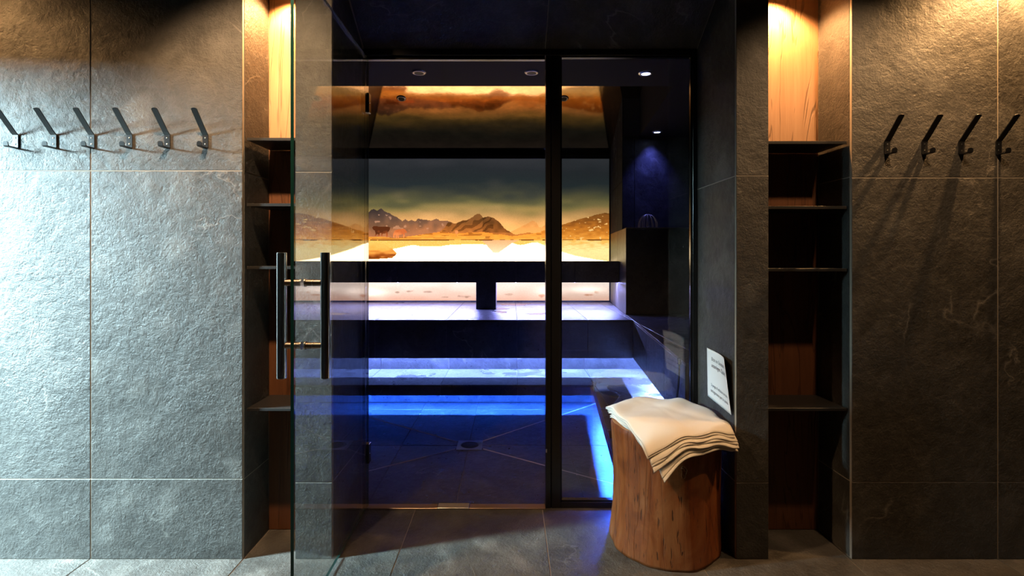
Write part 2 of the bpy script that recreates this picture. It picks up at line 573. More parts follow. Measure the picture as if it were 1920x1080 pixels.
# niche sides
for (x0, x1, hl, hm) in ((-1.046, -0.842, 0.308, 1.515), (1.01, 1.333, 0.301, 1.495)):
    tiles([rect(0.0125, 0.217, 0, 2.35)], [], [hl, hm], (x0, 0, 0), Y, Zv, X, S, wall)
    tiles([rect(-0.217, -0.0125, 0, 2.35)], [], [hl, hm], (x1, 0, 0), NY, Zv, NX, S, wall)
    tiles([rect(x0, x1, 2.30, CEIL)], [], [], (0, 0, 0), X, Zv, NY, S, wall)
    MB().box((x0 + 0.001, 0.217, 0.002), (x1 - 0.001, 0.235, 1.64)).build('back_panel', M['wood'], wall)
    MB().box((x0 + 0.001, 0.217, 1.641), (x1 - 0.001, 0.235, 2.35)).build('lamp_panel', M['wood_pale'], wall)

# ------------------------------------------------------------------ niche shelves
LSH = [('topmost', 1.646), ('second', 1.387), ('third', 1.139), ('lowest', 0.579)]
RSH = [('topmost', 1.633), ('second', 1.376), ('third', 1.130), ('lowest', 0.579)]
for side, x0, x1, lst, where in (('left', -1.0405, -0.8475, LSH, 'in the narrow niche behind the open glass door'),
                                 ('right', 1.0155, 1.3275, RSH, 'in the wide niche beside the log stool')):
    for nm, h in lst:
        o = empty('niche_shelf', ((x0 + x1) / 2, 0.12, h))
        o['label'] = '%s black metal shelf %s' % (nm, where)
        o['category'] = 'shelf'
        o['group'] = 'black shelves in the %s niche' % ('narrow' if side == 'left' else 'wide')
        hw = (x1 - x0) / 2
        MB().box((-hw, -0.094, -0.004), (hw, 0.096, 0.005), 0.0008).build('shelf_board', M['shelf_metal'], o)
        MB().box((-hw, -0.1, -0.006), (hw, -0.0945, 0.006), 0.001).build('front_lip', M['shelf_metal'], o)

# ------------------------------------------------------------------ coat hooks
def strip(mb, path, wdt, th, round_end=False):
    """bent flat strip in the y-z plane; path = list of (y, z)"""
    n = len(path)
    pts = [Vector((0, p[0], p[1])) for p in path]
    sec = []
    for i in range(n):
        if 0 < i < n - 1:
            d1 = (pts[i] - pts[i - 1]).normalized()
            d2 = (pts[i + 1] - pts[i]).normalized()
            d = (d1 + d2).normalized()
            k = 1 / max(0.5, d.dot(d1))
        else:
            d = (pts[min(i + 1, n - 1)] - pts[max(i - 1, 0)]).normalized()
            k = 1
        nn = Vector((0, -d.z, d.y)) * k
        sec.append((pts[i], nn))
    v, f = [], []
    for i, (p, nn) in enumerate(sec):
        wd = wdt / 2
        for sx, s2 in ((-1, -1), (1, -1), (1, 1), (-1, 1)):
            v.append(p + Vector((sx * wd, 0, 0)) + nn * (th / 2 * s2))
    for i in range(n - 1):
        for k in range(4):
            f.append((i * 4 + k, i * 4 + (k + 1) % 4, (i + 1) * 4 + (k + 1) % 4, (i + 1) * 4 + k))
    f += [(0, 1, 2, 3)[::-1], tuple(range(4 * n - 4, 4 * n))]
    if round_end:                          # rounded tip: half disc following the last direction
        p, nn = sec[-1]
        d = (pts[-1] - pts[-2]).normalized()
        b = len(v)
        m = 8
        for s2 in (-1, 1):
            for k in range(m + 1):
                a = math.pi * k / m
                v.append(p + Vector((math.cos(a) * wdt / 2, 0, 0)) + d * (math.sin(a) * round_end) + nn * (th / 2 * s2))
        f.append(tuple(range(b, b + m + 1))[::-1])
        f.append(tuple(range(b + m + 1, b + 2 * m + 2)))
        for k in range(m):
            f.append((b + k, b + k + 1, b + m + 2 + k, b + m + 1 + k))
    mb.add(v, f)
    return mb

hook_mesh = {}
hook_mesh['backplate'] = MB().box((-0.0115, -0.0035, -0.025), (0.0115, 0.0, 0.025), 0.0005).mesh('backplate')
hook_mesh['arm'] = strip(MB(), [(-0.0018, 0.0245), (-0.012, 0.034), (-0.0745, 0.105)], 0.0215, 0.0035, 0.006).mesh('arm')
hook_mesh['lower_hook'] = strip(MB(), [(-0.001, -0.0265), (-0.036, -0.0265), (-0.040, -0.024), (-0.041, -0.0165)], 0.0195, 0.003, 0.0085).mesh('lower_hook')
hook_mesh['screw'] = MB().lathe([(0.0030, 0.0), (0.0030, 0.0007), (0.0020, 0.0014), (0.0006, 0.0015)], 12).mesh('screw')
for k in ('backplate', 'arm', 'lower_hook'):
    hook_mesh[k].materials.append(M['black_metal'])
hook_mesh['screw'].materials.append(M['steel'])
LH = [-1.931, -1.782, -1.634, -1.486, -1.339, -1.190]
RH = [1.470, 1.616, 1.760, 1.905]
Lord = ['outermost one cut by the picture edge', 'fifth hook from the niche', 'fourth hook from the niche', 'third hook from the niche', 'second hook from the niche', 'hook nearest the niche']
Rord = ['hook nearest the niche', 'second hook from the niche', 'third hook from the niche', 'outermost hook']
for lst, names, hz, where, grp in ((LH, Lord, 1.633, 'on the daylit slate wall', 'black coat hooks on the daylit wall'),
                                   (RH, Rord, 1.608, 'on the dim brown slate wall', 'black coat hooks on the dim wall')):
    for x, nm in zip(lst, names):
        o = empty('coat_hook', (x, -0.0005, hz))
        o['label'] = 'black steel coat hook, %s %s' % (nm, where)
        o['category'] = 'coat hook'
        o['group'] = grp
        for k in ('backplate', 'arm', 'lower_hook'):
            link(k, hook_mesh[k], None, o)
        for z in (0.0125, -0.0115):
            sc = link('screw', hook_mesh['screw'], None, o)
            sc.location = (0, -0.0033, z)
            sc.rotation_euler = (math.pi / 2, 0, 0)

# ------------------------------------------------------------------ glass front
def pane(name, lo, hi, thin, parent):
    """glass box; the four narrow sides get the green edge material. thin = axis of the thickness"""
    mb = MB().box(lo, hi)
    me = mb.mesh(name)
    me.materials.append(M['glass'])
    me.materials.append(M['glass_edge'])
    for p in me.polygons:
        p.material_index = 0 if abs(p.normal[thin]) > 0.9 else 1
    return link(name, me, None, parent)

FM = M['frame_metal']
df = empty('trim_1', (0, 0.418, 0), kind='structure', label='black metal frame around the glass front')
df.name = 'trim_1'
def part(name, lo, hi, mat, parent, bev=0.0015):
    o = MB().box(tuple(lo[i] - parent.location[i] for i in range(3)), tuple(hi[i] - parent.location[i] for i in range(3)), bev)
    return o.build(name, mat, parent)
part('head_rail', (-0.696, 0.405, 2.128), (0.879, 0.455, 2.158), FM, df)
part('head_stop', (-0.69, 0.425, 2.116), (0.165, 0.45, 2.1275), FM, df)
part('hinge_jamb', (-0.6955, 0.402, 0.0), (-0.6815, 0.455, 2.1275), FM, df)
part('latch_post', (0.166, 0.405, 0.0), (0.190, 0.455, 2.1275), FM, df)
part('panel_post', (0.194, 0.405, 0.0), (0.236, 0.455, 2.1275), FM, df)
part('post_gasket', (0.190, 0.412, 0.0), (0.194, 0.450, 2.1275), M['rubber'], df, 0.0)
part('end_jamb', (0.857, 0.405, 0.0), (0.879, 0.455, 2.1275), FM, df)
part('bottom_rail', (0.2365, 0.405, 0.0), (0.8565, 0.455, 0.028), FM, df)
part('strike_plate', (0.1655, 0.4035, 0.262), (0.172, 0.4052, 0.278), M['steel'], df, 0.0)
part('strike_plate', (0.1655, 0.4035, 1.895), (0.172, 0.4052, 1.925), M['steel'], df, 0.0)

th = empty('trim_2', (-0.25, 0.43, 0), kind='structure', label='bronze threshold strip under the glass door')
part('threshold_strip', (-0.675, 0.392, -0.001), (-0.343, 0.436, 0.006), M['copper'], th, 0.001)
part('threshold_strip', (-0.192, 0.392, -0.001), (0.165, 0.436, 0.006), M['copper'], th, 0.001)
part('threshold_plate', (-0.341, 0.390, -0.001), (-0.194, 0.438, 0.0085), M['steel'], th, 0.001)

win = empty('window_1', (0.545, 0.43, 0), kind='structure', label='fixed glass panel beside the sauna door')
gp = pane('glass_pane', (0.2365 - 0.545, -0.005, 0.024), (0.8565 - 0.545, 0.005, 2.124), 1, win)
bead = MB()
for lo, hi in (((0.2365, 0.416, 0.0285), (0.243, 0.424, 2.127)), ((0.850, 0.416, 0.0285), (0.8565, 0.424, 2.127)),
               ((0.243, 0.416, 0.0285), (0.850, 0.424, 0.034)), ((0.243, 0.416, 2.1215), (0.850, 0.424, 2.127))):
    bead.box((lo[0] - 0.545, lo[1] - 0.43, lo[2]), (hi[0] - 0.545, hi[1] - 0.43, hi[2]))
bead.build('glazing_bead', FM, win)

DX = -0.6725
door = empty('door_1', (DX, 0.415, 0), kind='structure', label='frameless glass sauna door standing open')
pane('glass_pane', (-0.005, -0.837, 0.012), (0.005, -0.005, 2.112), 0, door)
MB().box((-0.004, -0.004, 0.012), (0.004, 0.0, 2.112)).build('edge_seal', M['rubber'], door)
for h in (0.262, 1.90):
    hg = MB().box((-0.019, -0.030, h - 0.045), (-0.0052, 0.004, h + 0.045), 0.001).box((0.0052, -0.030, h - 0.045), (0.014, 0.004, h + 0.045), 0.001)
    hg = hg.build('hinge', FM, door)
    MB().lathe([(0.003, 0), (0.003, 0.001)], 10, (0, 0, 0)).build('hinge_screw', M['steel'], hg).location = (0.0145, -0.02, h)
hy = -0.336 - 0.415
for sx in (-1, 1):
    hb = MB().tube([(sx * 0.071, hy, 0.789), (sx * 0.071, hy, 1.195)], 0.0155, 28)
    hb = hb.build('handle_bar', M['chrome'], door)
    MB().tube([(sx * 0.071, hy, 0.7875), (sx * 0.071, hy, 0.789)], 0.0142, 28).tube([(sx * 0.071, hy, 1.195), (sx * 0.071, hy, 1.1965)], 0.0142, 28).build('end_cap', M['steel'], hb)
for h in (0.894, 1.098):
    hr = MB().tube([(-0.058, hy, h), (-0.0055, hy, h)], 0.0105, 20).tube([(0.0055, hy, h), (0.058, hy, h)], 0.0105, 20)
    hr = hr.build('handle_rod', M['rod'], door)
    MB().tube([(-0.0085, hy, h), (-0.0052, hy, h)], 0.0135, 20).tube([(0.0052, hy, h), (0.0085, hy, h)], 0.0135, 20).tube([(0.030, hy, h), (0.032, hy, h)], 0.0113, 20).build('collar', M['steel'], hr)

# ------------------------------------------------------------------ steam room shell
SW = M['slate_wet']
sf = MB().box((-1.70, 0.437, -0.12), (1.80, 4.05, -0.003)).build('floor_sauna', M['grout_dark'], kind='structure')
Dr = (-0.254, 1.204)
C1, C2, C3, C4 = (0.86, 0.44), (0.775, 2.20), (-1.65, 2.20), (-1.31, 0.44)
tiles([[Dr, C4, C1], [Dr, C1, C2], [Dr, C2, C3], [Dr, C3, C4]], [-1.28, -0.68, -0.26, 0.36], [1.204, 1.95], (0, 0, 0), X, Y, Zv, SW, sf, gap=0.006)
tiles([[C4, C3, (-1.65, 0.44)], [C1, (1.10, 0.44), (1.10, 2.20), C2]], [], [1.204], (0, 0, 0), X, Y, Zv, SW, sf)

for cc in (C1, C2, C3, C4):                    # light joints falling towards the drain
    d_ = Vector((cc[0] - Dr[0], cc[1] - Dr[1], 0))
    L_ = d_.length
    d_.normalize()
    s_ = Vector((-d_.y, d_.x, 0)) * 0.0045
    a_, b_ = Vector((*Dr, 0)) + d_ * 0.105, Vector((*Dr, 0)) + d_ * (L_ - 0.01)
    MB().prism([tuple((a_ - s_)[:2]), tuple((b_ - s_)[:2]), tuple((b_ + s_)[:2]), tuple((a_ + s_)[:2])], -0.0028, 0.0008).build('joint_strip', M['grout_floor'], sf)

bw = MB().box((-1.70, 3.94, 0), (1.80, 4.05, 3.3)).build('wall_sauna_back', M['concrete'], kind='structure')
lw = MB().box((-1.78, 0.437, 0), (-1.66, 4.05, 3.3)).build('wall_sauna_left', M['grout_dark'], kind='structure')
tiles([rect(0.44, 3.94, 0, 3.3)], [1.04, 1.64, 2.24, 2.84, 3.44], [0.6, 1.8], (-1.65, 0, 0), Y, Zv, X, SW, lw)
MB().box((1.76, 0.437, 0), (1.86, 4.05, 3.3)).build('wall_sauna_right', M['concrete'], kind='structure')
fi = MB()
fi.box((-1.78, 0.46, 0), (-0.70, 0.52, 2.35))
fi.box((0.882, 0.46, 0), (1.80, 0.52, 2.35))
fi.box((-0.70, 0.46, 2.16), (0.882, 0.52, 2.35))
fi.build('wall_sauna_front', M['concrete'], kind='structure')

# partition at the right: orange lit side, ledge and the wall above it
pr = MB()
pr.prism([(1.052, 2.629), (1.75, 2.629), (1.75, 3.94), (1.165, 3.94)], 0, 1.428)
pr.prism([(1.074, 2.882), (1.75, 2.882), (1.75, 3.94), (1.165, 3.94)], 1.428, 3.3)
pw = pr.build('wall_sauna_partition', M['grout_dark'], kind='structure')
ddir = Vector((1.15 - 1.042, 3.90 - 2.617, 0)).normalized()
dn = Vector((-ddir.y, ddir.x, 0))
dO = Vector((1.042, 2.617, 0))
L1, L2 = 1.32, (2.870 - 2.617) / ddir.y
# side face (towards the mural), front of ledge block, upper wall
tiles([rect(-L1, 0, 0.656, 1.44)], [-0.62], [1.05], dO, -ddir, Zv, dn, M['slate_sheen'], pw)
tiles([rect(-L1, -L2, 1.44, 3.3)], [-0.62], [1.9], dO, -ddir, Zv, dn, M['slate_shaded'], pw)
tiles([rect(1.042, 1.75, 0.656, 1.428)], [], [], (0, 2.617, 0), X, Zv, NY, SW, pw)
tiles([rect(1.064, 1.75, 1.44, 2.32)], [1.18], [], (0, 2.870, 0), X, Zv, NY, SW, pw)
tiles([[(1.042, 2.617), (1.75, 2.617), (1.75, 2.868), (1.064, 2.868)]], [], [], (0, 0, 1.44), X, Y, Zv, SW, pw)
MB().box((1.044, 2.6135, 1.4335), (1.75, 2.6165, 1.4415)).build('edge_profile', M['steel'], pw)

# ceiling: flat in front, raised and sloping down to the mural behind
ce = MB()
ce.prism([(-1.72, 0.437), (1.80, 0.437), (1.80, 2.90), (1.225, 2.90), (1.085, 1.41), (-1.72, 1.41)], 2.316, 2.36)
ce.build('ceiling_sauna', M['plaster'], kind='structure')
vt = MB()
yb, zb = 3.94, 2.372
tanv = 0.31
def vz(y):
    return zb + tanv * (3.90 - y)
vt.add([(-1.72, 1.41, vz(1.41)), (1.26, 1.41, vz(1.41)), (1.26, 3.95, vz(3.95)), (-1.72, 3.95, vz(3.95)),
        (-1.72, 1.41, vz(1.41) + 0.05), (1.26, 1.41, vz(1.41) + 0.05), (1.26, 3.95, vz(3.95) + 0.05), (-1.72, 3.95, vz(3.95) + 0.05)],
       [(0, 1, 2, 3)[::-1], (4, 5, 6, 7), (0, 1, 5, 4), (1, 2, 6, 5), (2, 3, 7, 6), (3, 0, 4, 7)])
vt.build('ceiling_sauna_vault', M['slate_gloss'], kind='structure')
vs = MB()
vs.box((-1.72, 1.36, 2.36), (1.10, 1.41, vz(1.41) + 0.05))
# side of the raised part at the right
vs.add([(1.09, 1.41, 2.36), (1.235, 2.95, 2.36), (1.235, 2.95, 3.3), (1.09, 1.41, 3.3),
        (1.13, 1.41, 2.36), (1.275, 2.95, 2.36), (1.275, 2.95, 3.3), (1.13, 1.41, 3.3)],
       [(0, 1, 2, 3), (4, 5, 6, 7)[::-1], (0, 4, 5, 1), (1, 5, 6, 2), (2, 6, 7, 3), (3, 7, 4, 0)])
vs.build('ceiling_sauna_step', M['plaster'], kind='structure')

# ------------------------------------------------------------------ benches (L-shaped)
def edge_x(y, x0, y0, slope=0.088):
    return x0 + (y - y0) * slope
def bench(name, label, polys_top, z_top, z_lip, front_y, x_in, back_y, top_us, top_vs, riser_us, sup_y, sup_dx, lip_t=0.025, top_t=0.055):
    root = empty(name, (0, front_y, 0))
    root['label'] = label
    root['category'] = 'bench'
    off = -Vector(root.location)
    y0 = 0.525
    xr = lambda y, d=0.0: edge_x(y, x_in, front_y) + d
    core = MB()
    g = 0.006
    # top slab core
    core.prism([(-1.648, front_y + g), (x_in + g, front_y + g), (x_in + g + 0.05, back_y), (-1.648, back_y)], z_top - top_t, z_top - 0.004)
    core.prism([(xr(y0, g), y0), (1.745 if sup_dx > 0.24 else xr(y0, 0.36), y0), (1.745 if sup_dx > 0.24 else xr(front_y, 0.40), front_y + 0.3), (xr(front_y, g), front_y + 0.3), (xr(front_y, g), front_y + g)], z_top - top_t, z_top - 0.0045)
    # front lips
    core.prism([(-1.648, front_y + g), (x_in + g, front_y + g), (x_in + lip_t, front_y + lip_t), (-1.648, front_y + lip_t)], z_lip, z_top - top_t)
    core.prism([(xr(y0, g), y0), (xr(y0, lip_t), y0), (xr(front_y, lip_t), front_y + lip_t), (xr(front_y, g), front_y + g)], z_lip, z_top - top_t)
    # recessed support
    core.prism([(-1.648, sup_y + g), (xr(sup_y, sup_dx) + g, sup_y + g), (xr(sup_y, sup_dx) + g, sup_y + 0.12), (-1.648, sup_y + 0.12)], 0.001, z_top - top_t)
    core.prism([(xr(y0, sup_dx + g), y0), (xr(y0, sup_dx + 0.1), y0), (xr(sup_y, sup_dx + 0.1), sup_y + 0.1), (xr(sup_y, sup_dx + g), sup_y + g)], 0.001, z_top - top_t)
    co = core.build('bench_core', M['grout_dark'], root)
    co.location = off
    holder = root
    def T(polys, us, vs, O, U, V, N, nm):
        tiles(polys, us, vs, Vector(O) + off, U, V, N, SW, holder, nm)
    tiles(polys_top, top_us, top_vs, Vector((0, 0, z_top)) + off, X, Y, Zv, M['slate_seat'], holder, 'seat_tile')
    # risers
    T([rect(-1.648, x_in, z_lip, z_top - 0.013)], riser_us, [], (0, front_y, 0), X, Zv, NY, 'riser_tile')
    d = Vector((xr(front_y) - xr(y0), front_y - y0, 0))
    Ld = d.length
    d.normalize()
    nn = Vector((-d.y, d.x, 0))
    T([rect(-Ld, 0, z_lip, z_top - 0.013)], [-1.1, -0.5], [], (xr(y0), y0, 0), -d, Zv, nn, 'riser_tile')
    # recess walls
    T([rect(-1.648, xr(sup_y, sup_dx), 0.002, z_top - top_t - 0.002)], riser_us, [], (0, sup_y, 0), X, Zv, NY, 'recess_tile')
    d2 = Vector((xr(sup_y) - xr(y0), sup_y - y0, 0))
    L2_ = d2.length
    d2.normalize()
    n2 = Vector((-d2.y, d2.x, 0))
    T([rect(-L2_, 0, 0.002, z_top - top_t - 0.002)], [-1.1, -0.5], [], (xr(y0, sup_dx), y0, 0), -d2, Zv, n2, 'recess_tile')
    return root, d, nn, xr

seat_polys = [
    [(-1.648, 2.23), (1.013, 2.23), (1.042, 2.617), (1.145, 3.884), (-1.648, 3.884)],
    [(edge_x(0.525, 1.013, 2.23), 0.525), (1.745, 0.525), (1.745, 2.23), (1.013, 2.23)],
    [(1.013, 2.23), (1.745, 2.23), (1.745, 2.617), (1.042, 2.617)],
]
seat, sd, snn, sxr = bench('sauna_seat', 'upper slate tiled bench running below the backlit mural', seat_polys, 0.656, 0.339, 2.23, 1.013, 3.88,
                           [-1.12, -0.53, 0.055, 0.64, 1.0], [1.1, 1.7, 3.08], [-1.12, -0.53, 0.055, 0.64], 2.43, 0.20)
step_polys = [
    [(-1.648, 1.88), (0.63, 1.88), (0.66, 2.431), (-1.648, 2.431)],
    [(0.63, 1.88), (edge_x(1.88, 1.013, 2.23) + 0.19, 1.88), (1.218, 2.431), (0.66, 2.431)],
    [(edge_x(0.525, 0.63, 1.88), 0.525), (edge_x(0.525, 1.013, 2.23) + 0.19, 0.525), (edge_x(1.88, 1.013, 2.23) + 0.19, 1.88), (0.63, 1.88)],
]
step, td, tnn, txr = bench('foot_step', 'low slate tiled foot step in front of the upper bench', step_polys, 0.207, 0.126, 1.88, 0.63, 2.427,
                           [-1.12, -0.53, 0.055, 0.64], [1.1], [-1.12, -0.53, 0.055, 0.64], 2.137, 0.24, lip_t=0.02, top_t=0.016)

# LED strips: real strips tucked behind the lips
def led(label, mat, segs, wdt=0.012, face=-1):
    mb = MB()
    for (p, q) in segs:
        p, q = Vector(p), Vector(q)
        d = (q - p).normalized()
        s = Vector((-d.y, d.x, 0)) * wdt / 2
        mb.add([p - s, p + s, q + s, q - s], [(0, 1, 2, 3)])
        # thin aluminium backing
    lo = empty('led_strip', tuple(segs[0][0]))
    lo['label'] = label
    lo['category'] = 'light strip'
    e = mb.build('light_diffuser', mat, lo)
    e.location = -Vector(lo.location)
    ch = MB()
    for (p, q) in segs:
        p, q = Vector(p), Vector(q)
        d = (q - p).normalized()
        s = Vector((-d.y, d.x, 0)) * wdt * 0.6
        u = Vector((0, 0, 0.001))
        t_ = Vector((0, 0, 0.006))
        v = [p - s + u, p + s + u, q + s + u, q - s + u]
        ch.add(v + [a + t_ for a in v], [(0, 1, 2, 3)[::-1], (4, 5, 6, 7), (0, 1, 5, 4), (1, 2, 6, 5), (2, 3, 7, 6), (3, 0, 4, 7)])
    c = ch.build('channel', M['steel'], lo)
    c.location = -Vector(lo.location)
    return lo
led('white blue light strip hidden under the upper bench', M['led_seat'],
    [((-1.64, 2.375, 0.46), (1.10, 2.375, 0.46)), ((sxr(0.5, 0.145), 0.5, 0.46), (sxr(2.2, 0.145), 2.2, 0.46))])
led('deep blue light strip hidden under the low foot step', M['led_step'],
    [((-1.64, 1.935, 0.183), (0.70, 1.935, 0.183)), ((txr(0.5, 0.055), 0.5, 0.183), (txr(1.86, 0.055), 1.86, 0.183))])
led('violet blue light strip under the mural backrest', M['led_back'],
    [((-1.6, 3.30, 0.912), (-0.36, 3.30, 0.912)), ((-0.12, 3.30, 0.912), (1.08, 3.30, 0.912))])

# backrest beam with its post
br = empty('backrest', (-0.24, 3.08, 0.656))
br['label'] = 'dark backrest beam on a short post before the mural'
br['category'] = 'backrest'
bo = -Vector(br.location)
c = MB().prism([(-1.648, 3.088), (1.08, 3.088), (1.105, 3.40), (-1.648, 3.40)], 0.925, 1.126).build('beam_core', M['grout_dark'], br)
c.location = bo
tiles([rect(-1.648, 1.078, 0.92, 1.131)], [-1.12, -0.53, 0.055, 0.64], [], Vector((0, 3.08, 0)) + bo, X, Zv, NY, SW, br, 'face_tile')
tiles([[(-1.648, 3.08), (1.078, 3.08), (1.106, 3.40), (-1.648, 3.40)]], [-1.12, -0.53, 0.055, 0.64], [], Vector((0, 0, 1.132)) + bo, X, Y, Zv, SW, br, 'top_tile')
ps = MB().box((-0.341, 3.082, 0.657), (-0.143, 3.35, 0.925), 0.002).build('post', SW, br)
ps.location = bo

# ------------------------------------------------------------------ mural (backlit print)
W0, W1, H0, H1 = 690, 1142, 298, 566         # drawing units of the print
nx, ny = W1 - W0, H1 - H0
xs = np.arange(W0, W1) + 0.5
ys = np.arange(H0, H1) + 0.5
PX, PY = np.meshgrid(xs, ys)
rng = np.random.default_rng(3)
def vnoise(sc, seed, asp=1.0):
    r = np.random.default_rng(seed)
    gx, gy = int(nx / sc) + 3, int(ny / (sc * asp)) + 3
    g = r.random((gy, gx))
    fx, fy = (PX - W0) / sc, (PY - H0) / (sc * asp)
    ix, iy = fx.astype(int), fy.astype(int)
    tx, ty = fx - ix, fy - iy
    tx, ty = tx * tx * (3 - 2 * tx), ty * ty * (3 - 2 * ty)
    a = g[iy, ix] * (1 - tx) + g[iy, ix + 1] * tx
    b_ = g[iy + 1, ix] * (1 - tx) + g[iy + 1, ix + 1] * tx
    return a * (1 - ty) + b_ * ty
def lin(c):
    c = np.array(c, float) / 255
    return np.where(c <= 0.04045, c / 12.92, ((c + 0.055) / 1.055) ** 2.4)
img = np.zeros((ny, nx, 3))
def vgrad(stops, yy):
    p = [s[0] for s in stops]
    cs = np.array([lin(s[1]) for s in stops])
    return np.stack([np.interp(yy, p, cs[:, k]) for k in range(3)], -1)
sky = [(298, (56, 58, 62)), (318, (46, 50, 54)), (345, (44, 52, 54)), (362, (66, 68, 58)), (378, (98, 94, 62)), (390, (142, 126, 76)),
       (402, (186, 150, 96)), (416, (222, 176, 116)), (434, (244, 200, 136)), (450, (250, 205, 130))]
yy = PY + (vnoise(60, 1, 0.25) - 0.5) * 16 + (vnoise(22, 2, 0.4) - 0.5) * 7
img[:] = vgrad(sky, yy)
# soft clouds
for cx, cy, rx, ry, colr, am in ((748, 368, 14, 7, (120, 108, 76), 0.5), (928, 345, 16, 10, (70, 70, 64), 0.5), (860, 388, 60, 6, (190, 150, 90), 0.4),
                                 (1085, 372, 36, 8, (110, 98, 66), 0.5), (1120, 396, 26, 10, (170, 130, 80), 0.6), (1000, 392, 40, 6, (200, 160, 90), 0.35)):
    a = np.exp(-(((PX - cx) / rx) ** 2 + ((PY - cy) / ry) ** 2)) * am
    img[:] = img * (1 - a[..., None]) + lin(colr) * a[..., None]
def ridge(pts):
    return np.interp(PX, [p[0] for p in pts], [p[1] for p in pts])
def fill(mask, colr, soft=None):
    if isinstance(colr, np.ndarray):
        img[mask] = colr[mask]
    else:
        img[mask] = lin(colr)
jag = (vnoise(5, 4) - 0.5) * 3
def Z7(pts):
    return [(680 + a / 8.306, 370 + b_ / 8.306) for a, b_ in pts]
def Z6(pts):
    return [(840 + a / 9.0, 380 + b_ / 9.0) for a, b_ in pts]
# far dark range
r1 = ridge(Z7([(0, 330), (60, 260), (130, 200), (180, 185), (230, 205), (290, 170), (340, 210), (430, 255), (530, 310), (620, 375), (665, 340), (710, 375),
               (760, 350), (820, 370), (860, 335), (960, 345), (1060, 365), (1150, 335), (1200, 360), (1290, 360), (1420, 400), (1600, 440), (1800, 620)])) + jag * 0.5
m = PY > r1
rock = vgrad([(388, (62, 52, 50)), (405, (84, 68, 62)), (425, (120, 92, 76)), (446, (170, 120, 90))], PY + (vnoise(9, 5) - 0.5) * 18 + (PX - 700) * 0.10)
fill(m & (PX < 900), rock)
snow = (vnoise(7, 6, 0.6) > 0.84) & m & (PX < 860) & (PY < 432) & (PY > r1 + 5)
img[snow] = img[snow] * 0.4 + lin((190, 150, 130)) * 0.6
# right far peak
r2 = ridge(Z6([(1000, 520), (1080, 480), (1200, 420), (1310, 370), (1430, 300), (1500, 340), (1530, 410), (1580, 420), (1640, 370), (1720, 350), (1800, 400), (1900, 430)])) + jag * 0.25
m = (PY > r2) & (PX > 950)
fill(m, vgrad([(412, (196, 142, 84)), (428, (226, 170, 106)), (448, (240, 180, 104))], PY + (vnoise(7, 7) - 0.5) * 10))
# middle brown mountain
r3 = ridge(Z6([(-300, 560), (-160, 500), (-60, 430), (0, 330), (60, 335), (110, 352), (160, 340), (240, 305), (330, 290), (400, 255), (460, 210), (500, 185), (540, 188), (590, 250), (680, 235),
               (760, 255), (860, 320), (950, 430), (1000, 465), (1040, 480), (1100, 530), (1150, 540), (1250, 520), (1390, 505), (1500, 520)])) + jag * 0.4
m = (PY > r3) & (PX > 815) & (PX < 1000)
mt = vgrad([(398, (120, 84, 48)), (415, (132, 88, 48)), (432, (164, 106, 56)), (446, (196, 130, 66))], PY + (vnoise(8, 8) - 0.5) * 16)
fill(m, mt)
diag = ((PX * 0.75 + PY) / 7.5 + vnoise(14, 9) * 2.2)
st = m & (np.sin(diag * 2 * np.pi / 2.3) > 0.35) & (PX < 925) & (PY < 434)
img[st] = img[st] * 0.5
sh = m & (PX > 905) & (PX < 965) & (PY < 436)
k = 0.45 + 0.35 * vnoise(8, 10)
img[sh] = (img * k[..., None])[sh]
# grass in front of the mountains
r4 = ridge([(690, 443.5), (715, 444), (740, 446), (770, 443), (800, 438), (830, 434.5), (850, 438), (875, 436.5), (905, 435), (930, 438), (960, 442.5), (985, 440), (1010, 436), (1030, 432), (1060, 424), (1142, 400)]) + jag * 0.2
m = (PY > r4) & (PX < 1035)
fill(m, vgrad([(434, (226, 146, 62)), (444, (240, 164, 72)), (452, (246, 178, 86))], PY + (vnoise(10, 11, 0.35) - 0.5) * 12))
d = m & (vnoise(16, 12, 0.16) > 0.68) & (PY < 448)
img[d] *= 0.5
# right hill
r5 = ridge([(1000, 436), (1030, 430), (1053, 422), (1068, 417), (1086, 411), (1105, 406.5), (1120, 402), (1135, 399), (1142, 400)]) + jag * 0.15
m = (PY > r5) & (PX > 1015)
fill(m, vgrad([(400, (118, 76, 34)), (418, (158, 100, 42)), (436, (206, 138, 56)), (451, (240, 176, 82))], PY + (vnoise(8, 13, 0.4) - 0.5) * 14))
sp = m & (vnoise(4, 14, 0.5) > 0.86)
img[sp] = lin((250, 210, 140))
# shore line and water
water = PY > 450.5 + (vnoise(30, 15) - 0.5) * 1.0
BR = 3.2
wcol = np.ones_like(img) * np.array([4.6, 3.3, 1.9])
img[water] = wcol[water]
shore = (np.abs(PY - 449.6) < 0.9) & (vnoise(9, 16, 3) > 0.38)
img[shore] = lin((92, 52, 20))
